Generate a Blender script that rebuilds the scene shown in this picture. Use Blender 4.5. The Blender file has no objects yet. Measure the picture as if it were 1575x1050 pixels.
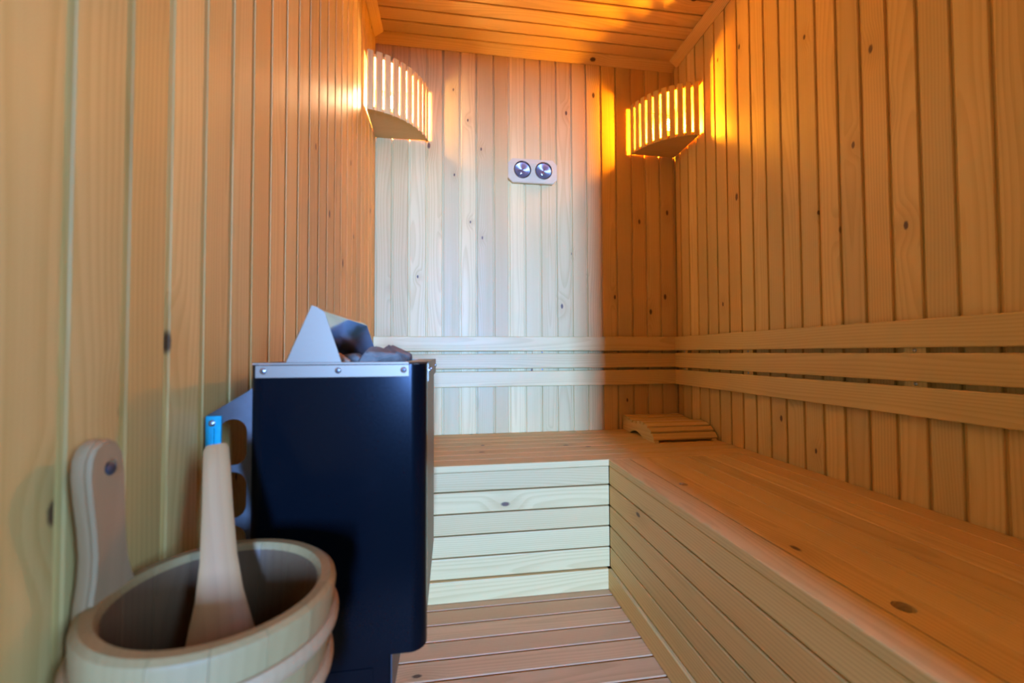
import bpy, bmesh, math, random
from mathutils import Vector, Matrix
random.seed(7)
sc = bpy.context.scene
COL = sc.collection

# ------------------------------------------------------------------ camera, daylight, exposure
F_PX = 639.2
cam_d = bpy.data.cameras.new('camera')
cam = bpy.data.objects.new('camera', cam_d)
COL.objects.link(cam)
sc.camera = cam
YAW, PITCH, ROLL = 0.14582, 0.02741, -0.00418
_f = Vector((math.sin(YAW)*math.cos(PITCH), math.cos(YAW)*math.cos(PITCH), math.sin(PITCH)))
_r0 = Vector((math.cos(YAW), -math.sin(YAW), 0)); _u0 = _r0.cross(_f)
_r = _r0*math.cos(ROLL) + _u0*math.sin(ROLL); _u = _u0*math.cos(ROLL) - _r0*math.sin(ROLL)
CAM = Vector((0.350, 0.0, 0.8332))
cam.matrix_world = Matrix(((_r.x, _u.x, -_f.x, CAM.x), (_r.y, _u.y, -_f.y, CAM.y), (_r.z, _u.z, -_f.z, CAM.z), (0, 0, 0, 1)))
cam_d.sensor_width = 36.0
cam_d.lens = F_PX/1575*36
cam_d.clip_start = 0.02
cam_d.dof.use_dof = True
cam_d.dof.focus_distance = 1.7
cam_d.dof.aperture_fstop = 3.2

world = bpy.data.worlds.new('sky'); sc.world = world; world.use_nodes = True
wb = world.node_tree.nodes['Background']
wb.inputs[0].default_value = (0.42, 0.72, 1.0, 1); wb.inputs[1].default_value = 0.12

def added_light(name, loc, target, sx, sy, power, col):
    """added area light shining in through the assumed, unseen doorway behind the camera"""
    d = bpy.data.lights.new(name, 'AREA'); o = bpy.data.objects.new(name, d); COL.objects.link(o)
    d.shape = 'RECTANGLE'; d.size = sx; d.size_y = sy; d.energy = power; d.color = col
    o.location = loc; o.rotation_euler = (Vector(target)-Vector(loc)).to_track_quat('-Z', 'Y').to_euler()
added_light('assumed_far_daylight', (0.62, -6.0, 1.35), (0.55, 1.98, 1.1), 0.5, 1.7, 1900.0, (0.152, 0.355, 1.0))  # assumed daylight source, placed and sized for the cool narrow beam; no window known
added_light('left_wall_fill', (1.9, -1.3, 1.5), (0.0, 0.5, 1.0), 0.8, 1.1, 118.0, (0.25, 0.50, 1.0))  # added fill light for the left wall, not a known window

vs = sc.view_settings
vs.view_transform = 'Standard'; vs.look = 'None'; vs.exposure = 0.0; vs.gamma = 1.0; vs.use_curve_mapping = False

# ------------------------------------------------------------------ measures (metres)
W, YB, YFW = 1.496, 1.984, -0.26          # right wall, back wall, front wall
ZCEIL, ZCROWN = 2.323, 2.2877
XB, YF, ZB = 0.909, 1.432, 0.4517          # bench fronts and seat height
DOOR_X0, DOOR_X1, DOOR_Z1 = 0.10, 0.905, 1.80  # assumed doorway, unseen; its edges are set to shape the daylight

# ------------------------------------------------------------------ materials
class NT:
    def __init__(s, name):
        s.m = bpy.data.materials.new(name); s.m.use_nodes = True
        s.t = s.m.node_tree; s.b = s.t.nodes['Principled BSDF']
    def new(s, t): return s.t.nodes.new(t)
    def put(s, sock, v):
        if isinstance(v, bpy.types.NodeSocket): s.t.links.new(v, sock)
        elif v is not None: sock.default_value = v
    def mth(s, op, a, b=None, c=None, clamp=False):
        n = s.new('ShaderNodeMath'); n.operation = op; n.use_clamp = clamp
        s.put(n.inputs[0], a); s.put(n.inputs[1], b); s.put(n.inputs[2], c)
        return n.outputs[0]
    def vec(s, x, y, z):
        n = s.new('ShaderNodeCombineXYZ'); s.put(n.inputs[0], x); s.put(n.inputs[1], y); s.put(n.inputs[2], z); return n.outputs[0]
    def noise(s, v, scale, detail=2.0, rough=0.5):
        n = s.new('ShaderNodeTexNoise'); s.put(n.inputs['Vector'], v)
        n.inputs['Scale'].default_value = scale; n.inputs['Detail'].default_value = detail; n.inputs['Roughness'].default_value = rough
        return n.outputs[0]
    def ramp(s, v, lo, hi):
        n = s.new('ShaderNodeMapRange'); n.interpolation_type = 'SMOOTHSTEP'
        s.put(n.inputs[0], v); n.inputs[1].default_value = lo; n.inputs[2].default_value = hi
        n.inputs[3].default_value = 0; n.inputs[4].default_value = 1; return n.outputs[0]
    def mix(s, f, a, b, mode='MIX'):
        n = s.new('ShaderNodeMix'); n.data_type = 'RGBA'; n.blend_type = mode
        s.put(n.inputs[0], f); s.put(n.inputs[6], a); s.put(n.inputs[7], b); return n.outputs[2]

def wood(name, light, dark, red, knots=0.5, rough=0.42, ringf=150.0, grain=0.42, vary=1.0):
    """Softwood board; the grain runs along local X, rings from a pith below the board, sparse knots."""
    k = NT(name)
    tc = k.new('ShaderNodeTexCoord'); sp = k.new('ShaderNodeSeparateXYZ'); k.put(sp.inputs[0], tc.outputs['Object'])
    oi = k.new('ShaderNodeObjectInfo'); r = oi.outputs['Random']
    x, y, z = sp.outputs
    xx = k.mth('ADD', x, k.mth('MULTIPLY', r, 41.3))
    r2 = k.mth('FRACT', k.mth('MULTIPLY', r, 7.31)); r3 = k.mth('FRACT', k.mth('MULTIPLY', r, 13.7)); r4 = k.mth('FRACT', k.mth('MULTIPLY', r, 29.3))
    oy = k.mth('MULTIPLY', k.mth('SUBTRACT', r2, 0.5), 0.16)
    oz = k.mth('ADD', k.mth('MULTIPLY', r3, 0.07), 0.012)
    n1 = k.mth('SUBTRACT', k.noise(k.vec(k.mth('MULTIPLY', xx, 1.3), k.mth('MULTIPLY', y, 4), z), 1.0, 2.0), 0.5)
    n2 = k.mth('SUBTRACT', k.noise(k.vec(k.mth('MULTIPLY', xx, 0.9), 5.0, r3), 1.0, 1.0), 0.5)
    # knots
    vo = k.new('ShaderNodeTexVoronoi'); vo.voronoi_dimensions = '2D'
    k.put(vo.inputs['Vector'], k.vec(k.mth('MULTIPLY', xx, 2.3), k.mth('ADD', k.mth('MULTIPLY', y, 4.6), k.mth('MULTIPLY', r4, 9)), 0.0)); vo.inputs['Scale'].default_value = 1.0
    d = vo.outputs['Distance']
    vs_ = k.new('ShaderNodeSeparateColor'); k.put(vs_.inputs[0], vo.outputs['Color'])
    has = k.mth('GREATER_THAN', vs_.outputs[0], 1.0-knots)
    size = k.mth('ADD', k.mth('MULTIPLY', vs_.outputs[1], 0.9), 0.65)
    dn = k.mth('DIVIDE', k.mth('ADD', d, k.mth('MULTIPLY', k.mth('SUBTRACT', k.noise(tc.outputs['Object'], 160.0, 2.0), 0.5), 0.012)), size)
    kn = k.mth('MULTIPLY', has, k.mth('SUBTRACT', 1.0, k.ramp(dn, 0.014, 0.030)))
    halo = k.mth('MULTIPLY', has, k.mth('SUBTRACT', 1.0, k.ramp(dn, 0.02, 0.17)))
    # rings
    a = k.mth('ADD', k.mth('ADD', y, oy), k.mth('MULTIPLY', n1, 0.035))
    b = k.mth('ADD', k.mth('ADD', z, oz), k.mth('MULTIPLY', n2, 0.07))
    rad = k.mth('SQRT', k.mth('ADD', k.mth('MULTIPLY', a, a), k.mth('MULTIPLY', b, b)))
    rad = k.mth('ADD', rad, k.mth('MULTIPLY', halo, 0.010))
    rg = k.mth('FRACT', k.mth('MULTIPLY', rad, ringf))
    ring = k.mth('MULTIPLY', k.ramp(rg, 0.25, 0.85), k.mth('SUBTRACT', 1.0, k.ramp(rg, 0.90, 1.0)))
    fine = k.noise(k.vec(k.mth('MULTIPLY', xx, 4), k.mth('MULTIPLY', y, 420), k.mth('MULTIPLY', z, 420)), 1.0, 2.0)
    broad = k.noise(k.vec(k.mth('MULTIPLY', xx, 1.6), k.mth('MULTIPLY', y, 26), k.mth('MULTIPLY', z, 26)), 1.0, 3.0)
    g = k.mth('ADD', k.mth('MULTIPLY', ring, grain), k.mth('MULTIPLY', k.mth('SUBTRACT', fine, 0.5), 0.5))
    g = k.mth('ADD', g, k.mth('MULTIPLY', k.mth('SUBTRACT', broad, 0.45), 0.6), None, True)
    c = k.mix(g, (*light, 1), (*dark, 1))
    c = k.mix(k.mth('MULTIPLY', k.ramp(r2, 0.35, 1.0), 0.55*vary), c, k.mix(g, (*red, 1), (red[0]*0.78, red[1]*0.7, red[2]*0.62, 1)))
    val = k.mth('ADD', k.mth('MULTIPLY', k.mth('SUBTRACT', r4, 0.5), 0.22*vary), 1.0)
    c = k.mix(1.0, c, k.vec(val, val, val), 'MULTIPLY')
    c = k.mix(k.mth('MULTIPLY', halo, 0.25), c, (dark[0]*0.8, dark[1]*0.7, dark[2]*0.6, 1))
    c = k.mix(k.mth('MULTIPLY', kn, 0.92), c, (0.10, 0.045, 0.02, 1))
    k.put(k.b.inputs['Base Color'], c)
    k.put(k.b.inputs['Roughness'], k.mth('ADD', k.mth('MULTIPLY', broad, 0.16), rough-0.08))
    k.b.inputs['Specular IOR Level'].default_value = 0.32
    return k.m

def plain(name, col, rough=0.5, metal=0.0, noise=0.0, nscale=60.0, bump=0.0, aniso=None, coat=0.0):
    k = NT(name)
    k.b.inputs['Metallic'].default_value = metal; k.b.inputs['Coat Weight'].default_value = coat
    tc = k.new('ShaderNodeTexCoord')
    v = tc.outputs['Object']
    if aniso:
        mp = k.new('ShaderNodeMapping'); k.put(mp.inputs[0], v); mp.inputs['Scale'].default_value = aniso; v = mp.outputs[0]
    n = k.noise(v, nscale, 4.0, 0.6)
    f = k.mth('ADD', k.mth('MULTIPLY', k.mth('SUBTRACT', n, 0.5), 2*noise), 1.0)
    k.put(k.b.inputs['Base Color'], k.mix(1.0, (*col, 1), k.vec(f, f, f), 'MULTIPLY'))
    k.put(k.b.inputs['Roughness'], k.mth('ADD', k.mth('MULTIPLY', k.mth('SUBTRACT', n, 0.5), noise*0.6), rough))
    if bump:
        bu = k.new('ShaderNodeBump'); bu.inputs['Strength'].default_value = 0.8; bu.inputs['Distance'].default_value = bump
        k.put(bu.inputs['Height'], n); k.put(k.b.inputs['Normal'], bu.outputs[0])
    return k.m

M = {}
M['wall'] = wood('pine_wall', (0.77, 0.53, 0.18), (0.61, 0.37, 0.095), (0.68, 0.41, 0.11), knots=0.6, vary=1.25, rough=0.47)
M['ceil'] = wood('pine_ceiling', (0.74, 0.50, 0.17), (0.58, 0.35, 0.09), (0.66, 0.40, 0.11), knots=0.25)
M['bench'] = wood('pine_bench', (0.78, 0.52, 0.18), (0.60, 0.35, 0.10), (0.69, 0.40, 0.12), knots=0.38, rough=0.5, vary=0.8)
M['slat'] = wood('clear_pine', (0.76, 0.53, 0.18), (0.61, 0.38, 0.10), (0.67, 0.42, 0.12), knots=0.0, rough=0.45, vary=0.6)
M['floor'] = wood('pine_floor', (0.78, 0.46, 0.20), (0.60, 0.32, 0.12), (0.70, 0.38, 0.15), knots=0.2, rough=0.5)
M['bucket'] = wood('aspen_bucket', (0.31, 0.185, 0.060), (0.26, 0.150, 0.046), (0.29, 0.168, 0.053), knots=0.0, rough=0.55, grain=0.3, vary=0.6)
M['inner_shade'] = wood('shaded_aspen', (0.15, 0.075, 0.03), (0.10, 0.05, 0.02), (0.13, 0.065, 0.025), knots=0.0, rough=0.4, grain=0.3, vary=0.4)  # aspen with the shade inside the bucket put into its colour
M['handle'] = wood('aspen_handle', (0.42, 0.27, 0.12), (0.36, 0.22, 0.09), (0.39, 0.245, 0.105), knots=0.0, rough=0.55, grain=0.3, vary=0.3)
M['hoop'] = wood('aspen_hoop', (0.40, 0.225, 0.09), (0.34, 0.18, 0.07), (0.38, 0.20, 0.08), knots=0.0, rough=0.5, grain=0.3, vary=0.4)
M['ladle'] = wood('ladle_wood', (0.42, 0.195, 0.062), (0.35, 0.155, 0.048), (0.39, 0.175, 0.055), knots=0.0, rough=0.5, grain=0.35, vary=0.4)
M['black'] = plain('black_enamel', (0.002, 0.003, 0.004), 0.20, 0.0, 0.15, 300)
M['black'].node_tree.nodes['Principled BSDF'].inputs['Specular IOR Level'].default_value = 0.10
M['steel'] = plain('brushed_steel', (0.23, 0.165, 0.10), 0.48, 1.0, 0.10, 40, aniso=(1, 60, 60))
M['mirror'] = plain('polished_steel', (0.60, 0.62, 0.64), 0.10, 1.0, 0.06, 20)
M['zinc'] = plain('zinc_plate', (0.13, 0.12, 0.105), 0.42, 0.9, 0.12, 60)
M['dark'] = plain('dark_void_steel', (0.05, 0.05, 0.05), 0.6, 0.6, 0.2, 40)
M['stone'] = plain('heater_rock', (0.18, 0.145, 0.10), 0.85, 0.0, 0.75, 55, bump=0.004)
M['stone2'] = plain('heater_rock_brown', (0.38, 0.25, 0.14), 0.85, 0.0, 0.6, 45, bump=0.004)
M['film'] = plain('blue_protective_film', (0.01, 0.36, 0.44), 0.35, 0.0, 0.3, 120, bump=0.001)
M['screw'] = plain('screw_steel', (0.55, 0.55, 0.56), 0.3, 1.0, 0.1, 200)
M['socket'] = plain('black_socket', (0.02, 0.018, 0.016), 0.3, 0.3, 0.1, 200)
M['hookm'] = plain('dark_hook_metal', (0.09, 0.10, 0.11), 0.4, 0.7, 0.2, 200)
M['porcelain'] = plain('white_porcelain', (0.8, 0.78, 0.74), 0.3, 0.0, 0.05, 50)
M['dial'] = plain('dial_face', (0.50, 0.42, 0.40), 0.34, 0.9, 0.10, 150)
_k = M['dial'].node_tree; _t = _k.nodes.new('ShaderNodeTangent'); _t.direction_type = 'RADIAL'; _t.axis = 'Z'
_p = _k.nodes['Principled BSDF']; _p.inputs['Anisotropic'].default_value = 0.85; _k.links.new(_t.outputs[0], _p.inputs['Tangent'])
M['rim'] = plain('dial_rim', (0.55, 0.52, 0.52), 0.2, 1.0, 0.05, 100)
M['needle'] = plain('needle_black', (0.01, 0.01, 0.012), 0.4, 0.0, 0.05, 100)
M['plate'] = wood('gauge_plate_wood', (0.66, 0.50, 0.24), (0.56, 0.41, 0.18), (0.62, 0.46, 0.21), knots=0.0, rough=0.45, grain=0.25, vary=0.2)

def glass_mat(name):
    k = NT(name); t = k.t; t.nodes.remove(k.b)
    tr = k.new('ShaderNodeBsdfTransparent'); gl = k.new('ShaderNodeBsdfGlossy'); gl.inputs['Roughness'].default_value = 0.06
    fr = k.new('ShaderNodeFresnel'); fr.inputs['IOR'].default_value = 1.6
    mx = k.new('ShaderNodeMixShader'); k.put(mx.inputs[0], fr.outputs[0]); k.put(mx.inputs[1], tr.outputs[0]); k.put(mx.inputs[2], gl.outputs[0])
    k.put(t.nodes['Material Output'].inputs[0], mx.outputs[0]); return k.m
M['glass'] = glass_mat('clear_glass')

def bulb_mat(name, col, strength):
    k = NT(name); t = k.t; t.nodes.remove(k.b)
    e = k.new('ShaderNodeEmission'); e.inputs[0].default_value = (*col, 1); e.inputs[1].default_value = strength
    k.put(t.nodes['Material Output'].inputs[0], e.outputs[0]); return k.m
M['bulb_a'] = bulb_mat('warm_bulb_left', (1.0, 0.66, 0.34), 1350.0)
M['bulb_b'] = bulb_mat('warm_bulb_right', (1.0, 0.36, 0.010), 6300.0)

# ------------------------------------------------------------------ helpers
def link(name, me, mat=None, parent=None, mw=None):
    o = bpy.data.objects.new(name, me); COL.objects.link(o)
    if mat is not None and me is not None and not me.materials: me.materials.append(mat)
    if parent is not None: o.parent = parent
    if mw is not None: o.matrix_basis = mw
    return o

def tag(o, label=None, cat=None, group=None, kind=None):
    if label: o['label'] = label
    if cat: o['category'] = cat
    if group: o['group'] = group
    if kind: o['kind'] = kind
    return o

def empty(name, loc=(0, 0, 0), rot=(0, 0, 0)):
    o = bpy.data.objects.new(name, None); COL.objects.link(o)
    o.empty_display_size = 0.05; o.location = loc; o.rotation_euler = rot; return o

def mesh_of(bm, name, smooth=False, angle=None):
    me = bpy.data.meshes.new(name)
    bmesh.ops.recalc_face_normals(bm, faces=bm.faces)
    if smooth:
        for f in bm.faces: f.smooth = True
        if angle is not None:
            for e in bm.edges:
                if len(e.link_faces) == 2 and e.calc_face_angle(0) > angle: e.smooth = False
    bm.to_mesh(me); bm.free(); return me

def frame(origin, L, N):
    L = Vector(L).normalized(); N = Vector(N).normalized(); Wd = N.cross(L)
    return Matrix(((L.x, Wd.x, N.x, origin[0]), (L.y, Wd.y, N.y, origin[1]), (L.z, Wd.z, N.z, origin[2]), (0, 0, 0, 1)))

_cache = {}
def prism_mesh(key, section, length):
    """closed section [(y,z)..] extruded along local X, centred."""
    key = (key, round(length, 4))
    if key in _cache: return _cache[key]
    bm = bmesh.new(); n = len(section)
    a = [bm.verts.new((-length/2, p[0], p[1])) for p in section]
    b = [bm.verts.new((length/2, p[0], p[1])) for p in section]
    bm.faces.new(a); bm.faces.new(b[::-1])
    for i in range(n): bm.faces.new((a[i], b[i], b[(i+1) % n], a[(i+1) % n]))
    me = mesh_of(bm, 'board'); _cache[key] = me; return me

def sec_tongue(w, t=0.013, rec=0.0085, dep=0.0065, c=0.0018):
    """panelling board: flat face with eased edges and a sunk tongue on +y"""
    l, r = -w/2, w/2-rec
    return [(l, -t), (l, -c), (l+c, 0), (r-c, 0), (r, -c), (r, -dep), (w/2, -dep), (w/2, -t)]
def sec_board(w, t, c=0.002, gap=0.0015):
    h = w/2-gap
    return [(-h, -t), (-h, -c), (-h+c*0.3, -c*0.3), (-h+c, 0), (h-c, 0), (h-c*0.3, -c*0.3), (h, -c), (h, -t)]

def board(name, mat, parent, sec, key, length, origin, L, N, off=None):
    me = prism_mesh((key, mat.name), sec, length)
    m = frame(origin, L, N)
    if off is not None: m = Matrix.Translation(-Vector(off)) @ m
    return link(name, me, mat, parent, m)

def box_mesh(sx, sy, sz, bev=0.0, seg=1):
    key = ('box', round(sx, 5), round(sy, 5), round(sz, 5), bev, seg)
    bm = bmesh.new(); bmesh.ops.create_cube(bm, size=1.0)
    for v in bm.verts: v.co.x *= sx; v.co.y *= sy; v.co.z *= sz
    if bev: bmesh.ops.bevel(bm, geom=bm.edges[:]+bm.verts[:], offset=bev, segments=seg, affect='EDGES', profile=0.5)
    return mesh_of(bm, 'block')

def box(name, mat, parent, lo, hi, bev=0.0, off=(0, 0, 0), long=0, seg=1):
    """axis-aligned block; local X is the axis `long` so wood grain follows it"""
    s = [hi[i]-lo[i] for i in range(3)]; c = [(hi[i]+lo[i])/2-off[i] for i in range(3)]
    if long == 0: me = box_mesh(s[0], s[1], s[2], bev, seg); m = Matrix.Translation(c)
    elif long == 1: me = box_mesh(s[1], s[0], s[2], bev, seg); m = frame(c, (0, 1, 0), (0, 0, 1))
    else: me = box_mesh(s[2], s[0], s[1], bev, seg); m = frame(c, (0, 0, 1), (0, 1, 0))
    return link(name, me, mat, parent, m)

def poly_mesh(outer, holes, t, name='sheet'):
    """flat polygon in local XY with holes, thickness t along -Z"""
    bm = bmesh.new(); edges = []
    for loop in [outer]+list(holes):
        vs_ = [bm.verts.new((p[0], p[1], 0)) for p in loop]
        edges += [bm.edges.new((vs_[i], vs_[(i+1) % len(vs_)])) for i in range(len(vs_))]
    bmesh.ops.triangle_fill(bm, use_beauty=True, use_dissolve=False, edges=edges)
    fs = bm.faces[:]
    r = bmesh.ops.extrude_face_region(bm, geom=fs)
    for v in [e for e in r['geom'] if isinstance(e, bmesh.types.BMVert)]: v.co.z -= t
    return mesh_of(bm, name)

def lathe_mesh(prof, seg=32, name='turned', a0=0.0, a1=2*math.pi):
    bm = bmesh.new(); full = abs(a1-a0-2*math.pi) < 1e-6; cols = []
    n = seg if full else seg+1
    for i in range(n):
        a = a0+(a1-a0)*i/seg
        cols.append([bm.verts.new((r*math.cos(a), r*math.sin(a), z)) for r, z in prof])
    for i in range(seg):
        A, B = cols[i], cols[(i+1) % n]
        for j in range(len(prof)-1):
            bm.faces.new((A[j], B[j], B[j+1], A[j+1]))
    bmesh.ops.remove_doubles(bm, verts=bm.verts, dist=1e-6)
    return mesh_of(bm, name, True, math.radians(40))

def screw_mesh():
    if 'screw' in _cache: return _cache['screw']
    me = lathe_mesh([(0, 0.0012), (0.0012, 0.0012), (0.0016, 0.0022), (0.0032, 0.0018), (0.0045, 0.0006), (0.0045, -0.001), (0, -0.001)], 16, 'screw')
    _cache['screw'] = me; return me

# ------------------------------------------------------------------ the room
def edges_down(first, pitch, stop):
    e = [first]
    while e[-1]-pitch > stop+0.01: e.append(e[-1]-pitch)
    e.append(stop); return e

HZ = ZCEIL+0.005
# back wall
wb_ = box('wall_back', M['wall'], None, (-0.05, YB+0.013, -0.03), (W+0.05, YB+0.05, ZCEIL+0.05), long=2); tag(wb_, kind='structure')
xs = [0.0, 0.074, 0.151, 0.232, 0.308, 0.389, 0.467, 0.551, 0.625, 0.703, 0.782, 0.861, 0.940, 1.016, 1.095, 1.173, 1.255, 1.331, 1.408, 1.487, W]
inv_b = wb_.matrix_basis.inverted()
def wplank(parent, mat, a, b, mkpos, L, N, length, name='plank'):
    w = round(b-a, 4)
    me = prism_mesh((('t', w), mat.name), sec_tongue(w), length)
    o = link(name, me, mat, parent); o.matrix_basis = parent.matrix_basis.inverted() @ frame(mkpos((a+b)/2), L, N); return o
for a, b in zip(xs[:-1], xs[1:]):
    wplank(wb_, M['wall'], a, b, lambda c: (c, YB, HZ/2), (0, 0, 1), (0, -1, 0), HZ)
# right wall
wr_ = box('wall_right', M['wall'], None, (W+0.013, YFW, -0.03), (W+0.05, YB+0.013, ZCEIL+0.05), long=2); tag(wr_, kind='structure')
ys = [YB, 1.937, 1.866, 1.796, 1.724, 1.651, 1.579, 1.506, 1.434, 1.363, 1.291, 1.218, 1.146, 1.075, 1.003, 0.931, 0.860, 0.789, 0.718]
ys += edges_down(0.718-0.0718, 0.0718, YFW)
for b, a in zip(ys[:-1], ys[1:]):
    wplank(wr_, M['wall'], a, b, lambda c: (W, c, HZ/2), (0, 0, 1), (-1, 0, 0), HZ)
# left wall
wl_ = box('wall_left', M['wall'], None, (-0.05, YFW, -0.03), (-0.013, YB+0.013, ZCEIL+0.05), long=2); tag(wl_, kind='structure')
ys = [YB, 1.908, 1.832, 1.757, 1.682, 1.607, 1.532, 1.458, 1.384, 1.311, 1.233, 1.157, 1.081, 1.006, 0.935, 0.860, 0.786, 0.716, 0.643, 0.570, 0.502, 0.431]
ys += edges_down(0.431-0.0725, 0.0725, YFW)
for b, a in zip(ys[:-1], ys[1:]):
    wplank(wl_, M['wall'], a, b, lambda c: (0, c, HZ/2), (0, 0, 1), (1, 0, 0), HZ)
# front wall with the assumed doorway behind the camera
def boxes_mesh(parts, name):
    bm = bmesh.new()
    for lo, hi in parts:
        vv = [bm.verts.new((hi[0] if i & 1 else lo[0], hi[1] if i & 2 else lo[1], hi[2] if i & 4 else lo[2])) for i in range(8)]
        for f in ((0, 2, 3, 1), (4, 5, 7, 6), (0, 1, 5, 4), (2, 6, 7, 3), (0, 4, 6, 2), (1, 3, 7, 5)): bm.faces.new([vv[i] for i in f])
    return mesh_of(bm, name)
wf_ = link('wall_front', boxes_mesh([((DOOR_X1, YFW-0.05, -0.03), (W+0.05, YFW-0.013, ZCEIL+0.05)), ((-0.05, YFW-0.05, -0.03), (DOOR_X0, YFW-0.013, DOOR_Z1)), ((-0.05, YFW-0.05, DOOR_Z1), (DOOR_X1, YFW-0.013, ZCEIL+0.05))], 'wall'), M['wall']); tag(wf_, kind='structure')
n = 8
for i in range(n):
    a = DOOR_X1+(W-DOOR_X1)*i/n; b = DOOR_X1+(W-DOOR_X1)*(i+1)/n
    wplank(wf_, M['wall'], a, b, lambda c: (c, YFW, HZ/2), (0, 0, 1), (0, 1, 0), HZ)
for i in range(13):
    a = DOOR_X1*i/13; b = DOOR_X1*(i+1)/13
    wplank(wf_, M['wall'], a, b, lambda c: (c, YFW, (HZ+DOOR_Z1)/2), (0, 0, 1), (0, 1, 0), HZ-DOOR_Z1)
# ceiling
ce_ = box('ceiling', M['ceil'], None, (-0.05, YFW-0.05, ZCEIL+0.013), (W+0.05, YB+0.05, ZCEIL+0.05)); tag(ce_, kind='structure')
ys = [YB, 1.945, 1.872, 1.801, 1.728, 1.656]; ys += edges_down(1.656-0.0725, 0.0725, YFW)
for b, a in zip(ys[:-1], ys[1:]):
    wplank(ce_, M['ceil'], a, b, lambda c: (W/2, c, ZCEIL), (1, 0, 0), (0, 0, -1), W)
# floor
fl_ = box('floor', M['floor'], None, (-0.05, YFW-0.05, -0.06), (W+0.05, YB+0.05, -0.022)); tag(fl_, kind='structure')
ys = [1.46, 1.389, 1.316, 1.243, 1.171, 1.098, 1.024]; ys += edges_down(1.024-0.073, 0.073, YFW)
for b, a in zip(ys[:-1], ys[1:]):
    w = round(b-a, 4)
    me = prism_mesh((('f', w), 'floor'), sec_board(w, 0.02, 0.004, 0.0015), XB+0.02)
    o = link('floor_board', me, M['floor'], fl_); o.matrix_basis = fl_.matrix_basis.inverted() @ frame(((XB+0.02)/2, (a+b)/2, 0), (1, 0, 0), (0, 0, 1))
# crown trim along the three walls in view
CR = ZCEIL-ZCROWN
crown = [(0, 0), (0, -CR), (0.004, -CR), (CR+0.006, -0.006), (CR+0.006, 0)]
def trim(name, L, N, origin, length):
    """N points into the room, section y runs along N, z up"""
    me = prism_mesh(('crown'+name,), [(p[0], p[1]) for p in crown], length)
    Lv = Vector(L); Nv = Vector(N); U = Vector((0, 0, 1))
    m = Matrix(((Lv.x, Nv.x, 0, origin[0]), (Lv.y, Nv.y, 0, origin[1]), (Lv.z, Nv.z, 1, origin[2]), (0, 0, 0, 1)))
    o = link(name, me, M['ceil']); o.matrix_basis = m; return tag(o, kind='structure')
trim('trim_1', (1, 0, 0), (0, -1, 0), (W/2, YB, ZCEIL), W-0.001)
trim('trim_2', (0, 1, 0), (-1, 0, 0), (W, (YB+YFW)/2-0.02, ZCEIL), YB-YFW-0.042)
trim('trim_3', (0, 1, 0), (1, 0, 0), (0, (YB+YFW)/2-0.02, ZCEIL), YB-YFW-0.042)
# frame of the assumed, unseen doorway
tag(link('assumed_door_1', boxes_mesh([((DOOR_X1-0.004, YFW-0.055, 0), (DOOR_X1+0.055, YFW+0.012, DOOR_Z1+0.05)), ((DOOR_X0+0.004, YFW-0.055, DOOR_Z1-0.004), (DOOR_X1-0.004, YFW+0.012, DOOR_Z1+0.05)), ((DOOR_X0-0.055, YFW-0.055, 0), (DOOR_X0+0.004, YFW+0.012, DOOR_Z1+0.05))], 'door_frame'), M['slat']), kind='structure')

# ------------------------------------------------------------------ benches
face_z = [0.4300, 0.3622, 0.2886, 0.2168, 0.1436, 0.0717]
def circle(cx, cy, rx, ry, n=20): return [(cx+rx*math.cos(2*math.pi*i/n), cy+ry*math.sin(2*math.pi*i/n)) for i in range(n)]
# back bench
bb = empty('sauna_bench', (0.455, YF, 0)); tag(bb, 'low pale pine bench along the back wall under the paired gauges', 'bench')
OB = bb.location
ys = [YF-0.004, 1.505, 1.578, 1.652, 1.727, 1.800, 1.873, 1.946, YB-0.001]
for a, b in zip(ys[:-1], ys[1:]):
    w = round(b-a, 4); board('seat_board', M['bench'], bb, sec_board(w, 0.0215, 0.0025, 0.0016), ('s', w), W-0.002, (W/2, (a+b)/2, ZB), (1, 0, 0), (0, 0, 1), OB)
for a, b in zip(face_z[:-1], face_z[1:]):
    w = round(a-b, 4); board('front_board', M['bench'], bb, sec_board(w, 0.018, 0.0035, 0.0018), ('fb', w), XB-0.003, (XB/2, YF, (a+b)/2), (1, 0, 0), (0, -1, 0), OB)
board('plinth_board', M['bench'], bb, sec_board(0.0715, 0.02, 0.002, 0.0004), ('pl',), XB-0.010, ((XB-0.010)/2, YF-0.010, 0.0361), (1, 0, 0), (0, -1, 0), OB)
# right bench
rb = empty('sauna_bench', (XB, 0.58, 0)); tag(rb, 'long pine bench along the right wall with two finger holes in its seat', 'bench')
OR = rb.location
y0, y1 = YFW+0.014, YF-0.0045
xs = [XB-0.003, 0.985, 1.057, 1.131, 1.204, 1.277, 1.350, 1.423, W-0.001]
for i, (a, b) in enumerate(zip(xs[:-1], xs[1:])):
    w = round(b-a, 4); c = (a+b)/2
    if i == 1:
        hl = poly_mesh([(y0, -w/2+0.001), (y1, -w/2+0.001), (y1, w/2-0.001), (y0, w/2-0.001)],
                       [circle(1.128, 0.006, 0.0125, 0.0125), circle(0.540, 0.002, 0.015, 0.015)], 0.0215)
        # local X follows world +Y, local Y points to -X
        m = Matrix(((0, -1, 0, c), (1, 0, 0, 0), (0, 0, 1, ZB), (0, 0, 0, 1)))
        link('seat_board', hl, M['bench'], rb, Matrix.Translation(-OR) @ m)
    else:
        board('seat_board', M['bench'], rb, sec_board(w, 0.0215, 0.0025, 0.0016), ('s', w), y1-y0, (c, (y0+y1)/2, ZB), (0, 1, 0), (0, 0, 1), OR)
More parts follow.
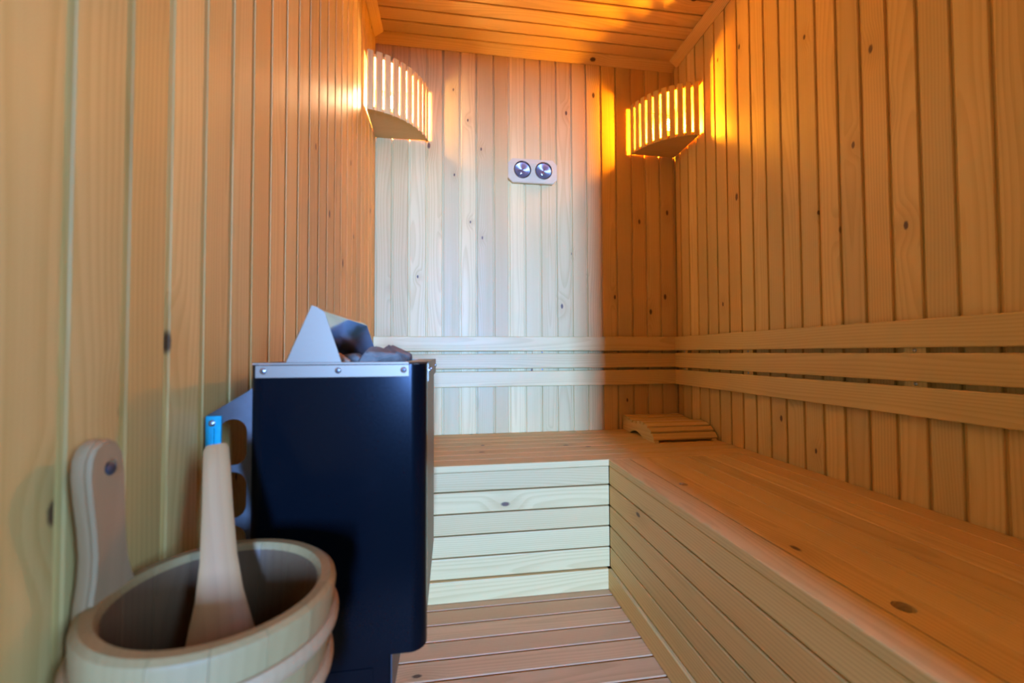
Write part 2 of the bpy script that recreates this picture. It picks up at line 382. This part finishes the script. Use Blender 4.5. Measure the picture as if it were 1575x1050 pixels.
for a, b in zip(face_z[:-1], face_z[1:]):
    w = round(a-b, 4); board('front_board', M['bench'], rb, sec_board(w, 0.018, 0.0035, 0.0018), ('fb', w), y1-y0+0.003, (XB, (y0+y1)/2, (a+b)/2), (0, 1, 0), (-1, 0, 0), OR)
board('plinth_board', M['bench'], rb, sec_board(0.0715, 0.02, 0.002, 0.0004), ('pl',), YF-0.0105-y0, (XB-0.010, (y0+YF-0.0105)/2, 0.0361), (0, 1, 0), (-1, 0, 0), OR)

# ------------------------------------------------------------------ backrests
SL = [(0.842, 0.911), (0.759, 0.829), (0.674, 0.746)]
BT, ST = 0.012, 0.016
br = empty('backrest', (W, 0.86, 0.674)); tag(br, 'slatted pine backrest of three rails on the right wall', 'backrest')
for a, b in SL:
    w = round(b-a, 4)
    board('rail', M['slat'], br, sec_board(w, ST, 0.003, 0.0), ('rl', w), YB-BT-ST-YFW-0.02, (W-BT-ST, (YB-BT-ST+YFW+0.02)/2, (a+b)/2), (0, 1, 0), (-1, 0, 0), br.location)
def batten(parent, lo, hi, N, scr):
    o = box('batten', M['slat'], parent, lo, hi, 0.0, parent.location, 2)
    for p in scr:
        s = link('screw', screw_mesh(), M['screw'], o)
        s.matrix_basis = o.matrix_basis.inverted() @ Matrix.Translation(-Vector(parent.location)) @ (Matrix.Translation(p) @ Vector(N).to_track_quat('Z', 'Y').to_matrix().to_4x4())
for yc in (1.893, 1.455, 0.872, 0.30):
    batten(br, (W-BT, yc-0.025, 0.682), (W-0.0002, yc+0.025, 0.905), (-1, 0, 0), [(W-BT, yc, 0.8355), (W-BT, yc, 0.7525)])
bk = empty('backrest', (0.75, YB, 0.674)); tag(bk, 'slatted pine backrest of three rails on the back wall beside the heater', 'backrest')
for a, b in SL:
    w = round(b-a, 4)
    board('rail', M['slat'], bk, sec_board(w, ST, 0.003, 0.0), ('rl', w), W-BT-0.006, ((W-BT-0.003)/2, YB-BT-ST, (a+b)/2), (1, 0, 0), (0, -1, 0), bk.location)
for xc in (0.10, 0.775):
    batten(bk, (xc-0.035, YB-BT, 0.682), (xc+0.035, YB-0.0002, 0.905), (0, -1, 0), [(xc+0.012, YB-BT, 0.8355), (xc+0.012, YB-BT, 0.7525)])

# ------------------------------------------------------------------ corner lamps
def corner_lamp(sx, cx, label, bulbmat):
    """sx=+1: left corner; local a runs along the back wall away from the corner, b towards the room along the side wall"""
    t = empty('corner_lamp', (cx, YB, 1.838)); tag(t, label, 'lamp', 'slatted corner lamps')
    def P(a, b, z): return Vector((sx*a, -b, z))
    p0, p1 = Vector((0.006, 0.232)), Vector((0.240, 0.008))
    ch = (p1-p0); mid = (p0+p1)/2; nn = Vector((1, 1)).normalized(); sag = 0.050
    Rr = (ch.length**2/4+sag**2)/(2*sag); cen = mid-nn*(Rr-sag)
    a0 = math.atan2(p0.y-cen.y, p0.x-cen.x); a1 = math.atan2(p1.y-cen.y, p1.x-cen.x)
    def arc(u, dr=0.0):
        a = a0+(a1-a0)*u; return Vector((cen.x+(Rr+dr)*math.cos(a), cen.y+(Rr+dr)*math.sin(a)))
    N = 24
    # bottom board
    pts = [(0.001, 0.001)]+[tuple(arc(i/N, -0.001)) for i in range(N+1)]
    me = poly_mesh([(sx*p[0], -p[1]) for p in pts], [], 0.014)
    link('bottom_board', me, M['slat'], t, Matrix.Translation((0, 0, 0.016)))
    link('top_board', poly_mesh([(sx*p[0], -p[1]) for p in pts], [], 0.012), M['slat'], t, Matrix.Translation((0, 0, 0.238)))
    # slats
    K = 10; sec = [(-0.0132, 0.0), (-0.0132, 0.004), (-0.0095, 0.0078), (0.0095, 0.0078), (0.0132, 0.004), (0.0132, 0.0)]
    me = prism_mesh(('lampslat',), sec, 0.250)
    for i in range(K):
        u = (i+0.42)/(K-0.16); c = arc(u); d = (c-cen).normalized()
        link('slat', me, M['slat'], t, frame(P(c.x, c.y, 0.122), (0, 0, 1), (sx*d.x, -d.y, 0)))
    # bulb and holder
    cb = P(0.082, 0.082, 0)
    link('bulb_holder', lathe_mesh([(0, 0.016), (0.024, 0.016), (0.024, 0.045), (0.017, 0.052), (0.017, 0.088), (0, 0.088)], 20, 'holder'), M['porcelain'], t, Matrix.Translation(cb))
    prof = [(0.011, 0.088), (0.013, 0.096), (0.020, 0.108), (0.0245, 0.122), (0.0225, 0.136), (0.014, 0.146), (0, 0.150)]
    link('bulb', lathe_mesh(prof, 16, 'bulb'), bulbmat, t, Matrix.Translation(cb))
    return t
corner_lamp(1, 0.0, 'slatted wooden corner lamp in the left corner above the heater', M['bulb_a'])
corner_lamp(-1, W, 'slatted wooden corner lamp in the right corner, glowing amber', M['bulb_b'])

# ------------------------------------------------------------------ paired gauges on the back wall
gx, gz, gw, gh, gt = 0.7445, 1.718, 0.243, 0.118, 0.018
ga = empty('thermometer_hygrometer', (gx, YB, gz)); tag(ga, 'pale wooden plaque with two round dials on the back wall', 'gauge')
c = 0.022
octo = [(-gw/2+c, -gh/2), (gw/2-c, -gh/2), (gw/2, -gh/2+c), (gw/2, gh/2-c), (gw/2-c, gh/2), (-gw/2+c, gh/2), (-gw/2, gh/2-c), (-gw/2, -gh/2+c)]
pm = bmesh.new(); pm.from_mesh(poly_mesh(octo, [], gt)); 
bmesh.ops.dissolve_limit(pm, angle_limit=0.01, verts=pm.verts, edges=pm.edges)
bmesh.ops.bevel(pm, geom=[e for e in pm.edges if all(v.co.z > -0.001 for v in e.verts)], offset=0.003, segments=2, affect='EDGES')
FR = Matrix(((1, 0, 0, 0), (0, 0, -1, 0), (0, 1, 0, 0), (0, 0, 0, 1)))     # local Z -> world -Y
link('plaque', mesh_of(pm, 'plaque'), M['plate'], ga, Matrix.Translation((0, -gt-0.0005, 0)) @ FR)
for dx, dz, ang in ((-0.0515, 0.003, math.radians(200)), (0.0535, 0.003, math.radians(238))):
    base = Matrix.Translation((dx, -gt-0.0005, dz)) @ FR
    dl = link('dial', lathe_mesh([(0, 0.003), (0.034, 0.003), (0.0375, 0.004), (0.041, 0.003), (0.042, 0.0), (0.042, -0.004), (0, -0.004)], 40, 'dial'), M['dial'], ga, base)
    nb = bmesh.new()
    for v in ((-0.006, -0.0012), (0.026, -0.0004), (0.026, 0.0004), (-0.006, 0.0012)): nb.verts.new((v[0], v[1], 0.0045))
    nb.faces.new(nb.verts); r = bmesh.ops.extrude_face_region(nb, geom=nb.faces[:])
    for v in [e for e in r['geom'] if isinstance(e, bmesh.types.BMVert)]: v.co.z += 0.0008
    link('needle', mesh_of(nb, 'needle'), M['needle'], dl, Matrix.Rotation(ang, 4, 'Z'))
    rimp = [(0.0395, 0.0), (0.0395, 0.006), (0.041, 0.0072), (0.0425, 0.006), (0.0428, 0.0), (0.0395, 0.0)]
    link('rim', lathe_mesh(rimp, 40, 'rim'), M['rim'], dl)
    dome = [(0.0395*math.sin(t_), 0.0045+0.012*math.cos(t_)) for t_ in [i*math.pi/2/10 for i in range(11)]]
    link('glass_dome', lathe_mesh(dome, 40, 'dome'), M['glass'], dl)

# ------------------------------------------------------------------ headrest
hr = empty('headrest', (1.34, 1.80, ZB)); tag(hr, 'curved slatted wooden headrest lying on the bench in the right corner', 'headrest')
topc = [(1.650, 0.462), (1.664, 0.480), (1.687, 0.500), (1.712, 0.513), (1.740, 0.521), (1.771, 0.524), (1.808, 0.519), (1.845, 0.514), (1.880, 0.515), (1.918, 0.521), (1.950, 0.526), (1.976, 0.524)]
und = [(1.976, ZB), (1.895, ZB), (1.870, 0.462), (1.845, 0.470), (1.815, 0.470), (1.785, 0.463), (1.758, ZB), (1.648, ZB)]
def offset_down(p): return [(y, z-0.0105) for y, z in p]
prof = [(y, z) for y, z in offset_down(topc)][1:]
outline = [(1.648, ZB)]+[(1.649, 0.4535)]+prof+und[:-1]
for xa in (1.196, 1.462):
    me = poly_mesh([(y-1.80, z-ZB+0.0003) for y, z in outline], [], 0.020, 'side_board')
    m = Matrix(((0, 0, -1, xa-1.34), (1, 0, 0, 0), (0, -1, 0, 0), (0, 0, 0, 1)))
    m = Matrix(((0, 0, -1, xa-1.34), (1, 0, 0, 0), (0, 1, 0, 0), (0, 0, 0, 1)))
    link('side_board', me, M['slat'], hr, m)
# slats follow the top curve
def along(pts, s):
    acc = 0
    for (a, b), (c_, d_) in zip(pts[:-1], pts[1:]):
        l = math.hypot(c_-a, d_-b)
        if acc+l >= s:
            u = (s-acc)/l; return a+(c_-a)*u, b+(d_-b)*u, math.atan2(d_-b, c_-a)
        acc += l
    return pts[-1][0], pts[-1][1], math.atan2(pts[-1][1]-pts[-2][1], pts[-1][0]-pts[-2][0])
tot = sum(math.hypot(c_-a, d_-b) for (a, b), (c_, d_) in zip(topc[:-1], topc[1:]))
KS = 9; pw = tot/KS
for i in range(KS):
    y, z, an = along(topc, pw*(i+0.5))
    Nn = Vector((0, -math.sin(an), math.cos(an)))
    board('slat', M['slat'], hr, sec_board(round(pw-0.0085, 4), 0.011, 0.004, 0.0), ('hs', round(pw, 4)), 0.292, (1.3405, y, z), (1, 0, 0), Nn, hr.location)

# ------------------------------------------------------------------ heater
HX0, HX1, HY0, HY1, HZ0, HZ1 = 0.062, 0.313, 0.640, 1.000, 0.393, 0.8175
ht = empty('sauna_heater', (0.19, 0.82, 0.314)); tag(ht, 'black and steel electric sauna heater fixed to the left wall', 'heater')
OH = Vector(ht.location)
def tr(): return Matrix.Translation(-OH)
# steel body: open-topped box
bm = bmesh.new(); th = 0.010
def quadbox(bm, lo, hi):
    vv = [bm.verts.new((hi[0] if i & 1 else lo[0], hi[1] if i & 2 else lo[1], hi[2] if i & 4 else lo[2])) for i in range(8)]
    for f in ((0, 2, 3, 1), (4, 5, 7, 6), (0, 1, 5, 4), (2, 6, 7, 3), (0, 4, 6, 2), (1, 3, 7, 5)): bm.faces.new([vv[i] for i in f])
a, b, c_, d_ = HX0+0.003, HX1-0.003, HY0+0.024, HY1
quadbox(bm, (a, c_, HZ0+0.004), (b, d_, HZ0+0.012))
quadbox(bm, (a, c_, HZ0+0.012), (a+th, d_, HZ1-0.002)); quadbox(bm, (b-0.004, c_, HZ0+0.012), (b, d_, HZ1-0.002))
quadbox(bm, (a+th, c_, HZ0+0.012), (b-0.004, c_+0.004, HZ1-0.002)); quadbox(bm, (a+th, d_-0.004, HZ0+0.012), (b-0.004, d_, HZ1-0.002))
link('body', mesh_of(bm, 'body'), M['steel'], ht, tr())
# black front shell with rounded vertical corners
def shell(r, x0, x1, yb, z0, z1, t, n=8):
    outl = [(x0, yb)]
    outl += [(x0+r-r*math.cos(i*math.pi/2/n), HY0+r-r*math.sin(i*math.pi/2/n)) for i in range(n+1)]
    outl += [(x1-r+r*math.sin(i*math.pi/2/n), HY0+r-r*math.cos(i*math.pi/2/n)) for i in range(n+1)]
    outl += [(x1, yb)]
    inn = [(x1-t, yb)]+[(x1-r+(r-t)*math.sin(i*math.pi/2/n), HY0+r-(r-t)*math.cos(i*math.pi/2/n)) for i in range(n, -1, -1)]
    inn += [(x0+r-(r-t)*math.cos(i*math.pi/2/n), HY0+r-(r-t)*math.sin(i*math.pi/2/n)) for i in range(n, -1, -1)]+[(x0+t, yb)]
    bm = bmesh.new(); o = len(outl)
    lo = [bm.verts.new((p[0], p[1], z0)) for p in outl]; hi = [bm.verts.new((p[0], p[1], z1)) for p in outl]
    li = [bm.verts.new((p[0], p[1], z0)) for p in inn[::-1]]; hi2 = [bm.verts.new((p[0], p[1], z1)) for p in inn[::-1]]
    for i in range(o-1):
        bm.faces.new((lo[i], lo[i+1], hi[i+1], hi[i])); bm.faces.new((li[i], hi2[i], hi2[i+1], li[i+1]))
        bm.faces.new((lo[i], li[i], li[i+1], lo[i+1])); bm.faces.new((hi[i], hi[i+1], hi2[i+1], hi2[i]))
    for k_ in (0, o-1): bm.faces.new((lo[k_], hi[k_], hi2[k_], li[k_]))
    return mesh_of(bm, 'shell', True, math.radians(35))
link('front_shell', shell(0.024, HX0, HX1, HY0+0.034, HZ0, HZ1-0.0005, 0.0022), M['black'], ht, tr())
box('stone_tray', M['dark'], ht, (HX0+0.014, HY0+0.03, 0.786), (HX1-0.008, HY1-0.006, 0.796), 0.0, OH)
# steel top flange (frame round the stone pit)
tp = poly_mesh([(HX0+0.008, HY0+0.0006), (HX1-0.026, HY0+0.0006), (HX1-0.004, HY0+0.022), (HX1+0.0012, HY0+0.036), (HX1+0.0012, HY1), (HX0+0.002, HY1), (HX0+0.002, HY0+0.02)],
               [[(0.120, HY0+0.045), (HX1-0.035, HY0+0.045), (HX1-0.035, HY1-0.04), (0.120, HY1-0.04)]], 0.0025, 'flange')
fl = link('top_flange', tp, M['steel'], ht, tr() @ Matrix.Translation((0, 0, HZ1+0.0025)))
link('side_lip', box_mesh(0.0016, HY1-HY0-0.040, 0.030), M['steel'], ht, tr() @ Matrix.Translation((HX1+0.0006, (HY0+0.040+HY1)/2, HZ1-0.014)))
# screwed front band
bd = box('top_band', M['steel'], ht, (0.0745, HY0-0.0022, 0.7985), (0.2885, HY0-0.0002, 0.8168), 0.0006, OH)
for x, z in ((0.0855, 0.8085), (0.187, 0.8085), (0.280, 0.8085)):
    s = link('screw', screw_mesh(), M['screw'], bd)
    s.matrix_basis = bd.matrix_basis.inverted() @ tr() @ (Matrix.Translation((x, HY0-0.0024, z)) @ Vector((0, -1, 0)).to_track_quat('Z', 'Y').to_matrix().to_4x4())
    rec = link('screw_recess', lathe_mesh([(0, 0.0016), (0.0014, 0.0016), (0.0014, 0.0010), (0, 0.0010)], 6, 'recess'), M['needle'], bd, s.matrix_basis)
for y, z in ((HY0+0.050, 0.806), (HY0+0.12, 0.806), (HY1-0.03, 0.806)):
    s = link('screw', screw_mesh(), M['screw'], ht)
    s.matrix_basis = tr() @ (Matrix.Translation((HX1+0.0016, y, z)) @ Vector((1, 0, 0)).to_track_quat('Z', 'Y').to_matrix().to_4x4())
# deflector hood
Y0h, Y1h = HY0+0.020, HY1-0.018; zt = HZ1+0.0028
prof = [(0.106, zt), (0.142, 0.9070), (0.150, 0.9040), (0.161, 0.8970)]
bm = bmesh.new(); t = 0.0012
rows = [[bm.verts.new((x, y, z)) for x, z in prof] for y in (Y0h, Y1h)]
rows2 = [[bm.verts.new((x+t, y, z-t)) for x, z in prof] for y in (Y0h, Y1h)]
for i in range(3):
    bm.faces.new((rows[0][i], rows[0][i+1], rows[1][i+1], rows[1][i])); bm.faces.new((rows2[0][i], rows2[1][i], rows2[1][i+1], rows2[0][i+1]))
    bm.faces.new((rows[0][i], rows2[0][i], rows2[0][i+1], rows[0][i+1])); bm.faces.new((rows[1][i], rows[1][i+1], rows2[1][i+1], rows2[1][i]))
for i in (0, 3): bm.faces.new((rows[0][i], rows[1][i], rows2[1][i], rows2[0][i]))
hd = link('deflector_hood', mesh_of(bm, 'hood'), M['mirror'], ht, tr())
for y, nm in ((Y0h, 'hood_end_plate'), (Y1h, 'hood_end_plate')):
    pl = poly_mesh([(0.107, zt), (0.186, zt), (0.161, 0.8965), (0.150, 0.9034), (0.1425, 0.9062)], [], 0.0014, 'end_plate')
    link(nm, pl, M['steel'] if y == Y0h else M['mirror'], hd, Matrix(((1, 0, 0, 0), (0, 0, -1, y-(0.0 if y == Y0h else 0.0014)), (0, 1, 0, 0), (0, 0, 0, 1))))
# lower control box
cb = box('control_box', M['black'], ht, (0.080, HY0+0.002, 0.3145), (0.262, HY1-0.04, HZ0+0.0035), 0.002, OH)
link('access_plate', box_mesh(0.150, 0.0014, 0.052, 0.0006), M['black'], cb, Matrix.Translation((-0.008, -(HY1-0.04-HY0-0.002)/2-0.0004, -0.006)))
link('side_plate', box_mesh(0.0015, HY1-HY0-0.05, 0.078), M['zinc'], cb, Matrix.Translation((0.0918, 0.002, 0.0)))
# slotted wall bracket
def slot(cx, cz, w, h, n=10):
    r = w/2; p = []
    for i in range(n+1): a_ = math.pi*i/n; p.append((cx+r*math.cos(a_), cz+h/2-r+r*math.sin(a_)))
    for i in range(n+1): a_ = math.pi+math.pi*i/n; p.append((cx+r*math.cos(a_), cz-h/2+r+r*math.sin(a_)))
    return p
bp = poly_mesh([(0.004, 0.42), (0.071, 0.42), (0.071, 0.788), (0.058, 0.778), (0.006, 0.746), (0.004, 0.744)],
               [slot(0.0405, 0.707-0.0755*i, 0.037, 0.066) for i in range(4)], 0.0016, 'bracket')
bkt = link('wall_bracket', bp, M['zinc'], ht, tr() @ Matrix(((1, 0, 0, 0), (0, 0, -1, 0.652), (0, 1, 0, 0), (0, 0, 0, 1))))
fm = bmesh.new()
fp = poly_mesh([(0.006, 0.700), (0.026, 0.700), (0.026, 0.745), (0.006, 0.745)], [circle(0.0145, 0.735, 0.0035, 0.0035, 14)], 0.003, 'film_tab'); fm.free()
ft = link('film_tab', fp, M['film'], bkt, Matrix.Translation((0, 0, 0.0036)))
link('film_fold', box_mesh(0.003, 0.030, 0.004, 0.001), M['film'], bkt, Matrix.Translation((0.0165, 0.714, 0.0055)))
sm = link('screw', screw_mesh(), M['screw'], bkt, Matrix.Translation((0.0145, 0.735, 0.004)))

# ------------------------------------------------------------------ heater stones
def stone(loc, size, seed, rotz, mat, label, group):
    rnd = random.Random(seed); bm = bmesh.new()
    for i in range(16):
        v = Vector((rnd.gauss(0, 1), rnd.gauss(0, 1), rnd.gauss(0, 1))).normalized()*rnd.uniform(0.86, 1.08)
        bm.verts.new((v.x*size[0], v.y*size[1], v.z*size[2]))
    r = bmesh.ops.convex_hull(bm, input=bm.verts)
    bmesh.ops.delete(bm, geom=[g for g in r['geom_interior'] if isinstance(g, bmesh.types.BMVert)], context='VERTS')
    bmesh.ops.bevel(bm, geom=bm.edges[:], offset=min(size)*0.07, segments=2, affect='EDGES')
    o = link('heater_stone', mesh_of(bm, 'stone', True, math.radians(30)), mat); o.location = loc; o.rotation_euler = (0, 0, rotz)
    return tag(o, label, 'stone', group)
G = 'rocks in the heater'
stone((0.232, 0.725, 0.823), (0.046, 0.030, 0.024), 3, 0.25, M['stone'], 'large dark grey rock at the front of the heater top', G)
stone((0.240, 0.815, 0.826), (0.040, 0.034, 0.024), 5, 0.4, M['stone'], 'flat grey rock on the heater, just behind the largest one', G)
stone((0.166, 0.712, 0.818), (0.020, 0.024, 0.020), 8, 0.9, M['stone2'], 'brownish rock tucked in the mouth of the steel hood', G)
stone((0.262, 0.692, 0.812), (0.012, 0.009, 0.010), 11, 0.1, M['stone2'], 'small tan stone at the front right rim of the heater', G)
stone((0.172, 0.790, 0.818), (0.024, 0.032, 0.020), 14, 0.5, M['stone'], 'grey rock half hidden under the steel hood', G)
stone((0.230, 0.905, 0.820), (0.038, 0.036, 0.022), 17, 0.2, M['stone2'], 'brown rock at the far end of the heater pit', G)
stone((0.163, 0.885, 0.816), (0.022, 0.040, 0.018), 21, 0.1, M['stone'], 'dark rock at the far end below the hood', G)

# ------------------------------------------------------------------ bucket hanging on the wall
BZ = 0.596; BR, BRI = 0.1085, 0.0895
bu = empty('sauna_bucket', (0.1175, 0.471, BZ)); bu.rotation_euler = (math.radians(1.0), math.radians(3.2), 0)
tag(bu, 'pale wooden stave bucket hanging by its tall handle on the left wall', 'bucket')
H = 0.185; TB = 0.90
NS = 16
def stave_mesh(i, n=4):
    bm = bmesh.new(); rows = []
    g = 0.00018/BR
    for k_ in range(n+1):
        a = -math.pi/NS+g+(2*math.pi/NS-2*g)*k_/n
        ca, sa = math.cos(a), math.sin(a); e = 0.003
        ring = [(BRI+0.002, -0.001), (BRI+0.004, 0.0015), (BR-0.006, 0.0015), (BR-0.001, -0.002), (BR, -0.006), (BR*TB, -H), (BRI*TB, -H), (BRI, -0.006)]
        rows.append([bm.verts.new((r*ca, r*sa, z)) for r, z in ring])
    m_ = len(rows[0])
    for A, B in zip(rows[:-1], rows[1:]):
        for j in range(m_): bm.faces.new((A[j], A[(j+1) % m_], B[(j+1) % m_], B[j]))
    bm.faces.new(rows[0]); bm.faces.new(rows[-1])
    # grain along the stave: bake so that local X is up
    for v in bm.verts: v.co = Vector((v.co.z, v.co.y, -v.co.x))
    return mesh_of(bm, 'stave', True, math.radians(35))
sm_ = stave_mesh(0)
sm_.materials.append(M['bucket']); sm_.materials.append(M['inner_shade'])
for p_ in sm_.polygons:                       # inner side of the staves, shade carried by a darker wood
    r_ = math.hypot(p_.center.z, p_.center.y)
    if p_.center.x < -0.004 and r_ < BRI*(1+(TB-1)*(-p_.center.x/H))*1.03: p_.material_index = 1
UPX = Matrix(((0, 0, -1, 0), (0, 1, 0, 0), (1, 0, 0, 0), (0, 0, 0, 1)))
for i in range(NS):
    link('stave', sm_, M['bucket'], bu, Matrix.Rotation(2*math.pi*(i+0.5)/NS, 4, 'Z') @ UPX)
def hoop(z, r, hh=0.020):
    p = [(r-0.001, z-hh/2), (r+0.003, z-hh/2), (r+0.006, z-hh/4), (r+0.0065, z), (r+0.006, z+hh/4), (r+0.003, z+hh/2), (r-0.001, z+hh/2), (r-0.001, z-hh/2)]
    return link('hoop', lathe_mesh(p, 64, 'hoop'), M['hoop'], bu)
hoop(-0.040, BR*0.985, 0.018); hoop(-0.088, BR*0.96, 0.020); hoop(-0.155, BR*0.925, 0.020)
link('base_board', lathe_mesh([(0, -H+0.012), (BRI*TB+0.0, -H+0.012), (BRI*TB+0.0, -H+0.024), (0, -H+0.024)], 40, 'base'), M['inner_shade'], bu)
# the tall handle stave at the wall side (outline in local Y,Z, thickness along X)
hout = [(-0.030, -0.050), (0.028, -0.050), (0.024, 0.0), (0.018, 0.010), (0.011, 0.030), (0.006, 0.055), (0.003, 0.080), (-0.001, 0.115), (-0.006, 0.138), (-0.013, 0.148), (-0.022, 0.153), (-0.033, 0.154),
        (-0.042, 0.149), (-0.047, 0.138), (-0.047, 0.122), (-0.043, 0.100), (-0.037, 0.072), (-0.033, 0.045), (-0.033, 0.022), (-0.035, 0.005), (-0.036, -0.01)]
hm = bmesh.new(); hm.from_mesh(poly_mesh([(z, -y) for y, z in hout], [circle(0.127, 0.022, 0.004, 0.004, 14)], 0.017, 'handle'))
bmesh.ops.dissolve_limit(hm, angle_limit=0.01, verts=hm.verts, edges=hm.edges)
bmesh.ops.bevel(hm, geom=[e for e in hm.edges if len(e.link_faces) == 2 and e.calc_face_angle(0) > 1.2], offset=0.0035, segments=3, affect='EDGES')
hme = mesh_of(hm, 'handle', True, math.radians(40))
# local X = up, local Y = -y, local Z = +x
link('handle', hme, M['handle'], bu, Matrix(((0, 0, 1, -BR+0.016), (0, -1, 0, 0), (1, 0, 0, 0), (0, 0, 0, 1))))
# wall hook through the handle hole
hk = link('wall_hook', lathe_mesh([(0, 0.034), (0.0035, 0.034), (0.006, 0.032), (0.0062, 0.029), (0.0026, 0.0275), (0.0024, -0.008), (0, -0.008)], 18, 'hook'), M['hookm'])
hk.location = (0.0005, 0.4468, 0.7255); hk.rotation_euler = (0, math.radians(90), 0)
tag(hk, 'dark round-headed metal hook in the left wall holding the bucket handle', 'hook')

# ------------------------------------------------------------------ ladle standing in the bucket
ld = empty('ladle', (0.115, 0.470, 0.450)); tag(ld, 'reddish wooden ladle leaning inside the hanging bucket', 'ladle')
A_ = Vector((0.0615, 0.568, 0.7200)); B_ = Vector((0.134, 0.444, 0.470))
ax = (A_-B_); Ln = ax.length; ax.normalize()
wv = Vector((1, 0.35, 0)); wv = (wv-ax*wv.dot(ax)).normalized(); nv = ax.cross(wv)
st = [(0.0, 0.028, 0.010), (0.03, 0.036, 0.011), (0.06, 0.0345, 0.011), (0.083, 0.029, 0.011), (0.12, 0.0212, 0.012), (0.157, 0.0170, 0.012), (0.21, 0.0148, 0.012), (0.26, 0.0137, 0.012), (Ln-0.006, 0.0128, 0.011), (Ln, 0.0105, 0.009)]
bm = bmesh.new(); rows = []
for s, hw, tk in st:
    sec = [(-hw, -tk*0.25), (-hw, tk*0.25), (-hw*0.72, tk/2), (hw*0.72, tk/2), (hw, tk*0.25), (hw, -tk*0.25), (hw*0.72, -tk/2), (-hw*0.72, -tk/2)]
    rows.append([bm.verts.new((s, p, q)) for p, q in sec])
for P_, Q_ in zip(rows[:-1], rows[1:]):
    for j in range(8): bm.faces.new((P_[j], P_[(j+1) % 8], Q_[(j+1) % 8], Q_[j]))
bm.faces.new(rows[0]); bm.faces.new(rows[-1])
fmx = Matrix(((ax.x, wv.x, nv.x, B_.x-0.115), (ax.y, wv.y, nv.y, B_.y-0.470), (ax.z, wv.z, nv.z, B_.z-0.450), (0, 0, 0, 1)))
link('handle', mesh_of(bm, 'ladle', True, math.radians(38)), M['ladle'], ld, fmx)
bw = lathe_mesh([(0, 0.0), (0.022, 0.002), (0.030, 0.012), (0.032, 0.026), (0.029, 0.026), (0.026, 0.013), (0.018, 0.006), (0, 0.005)], 28, 'bowl')
link('bowl', bw, M['ladle'], ld, Matrix.Translation((0.016, -0.029, -0.006)))
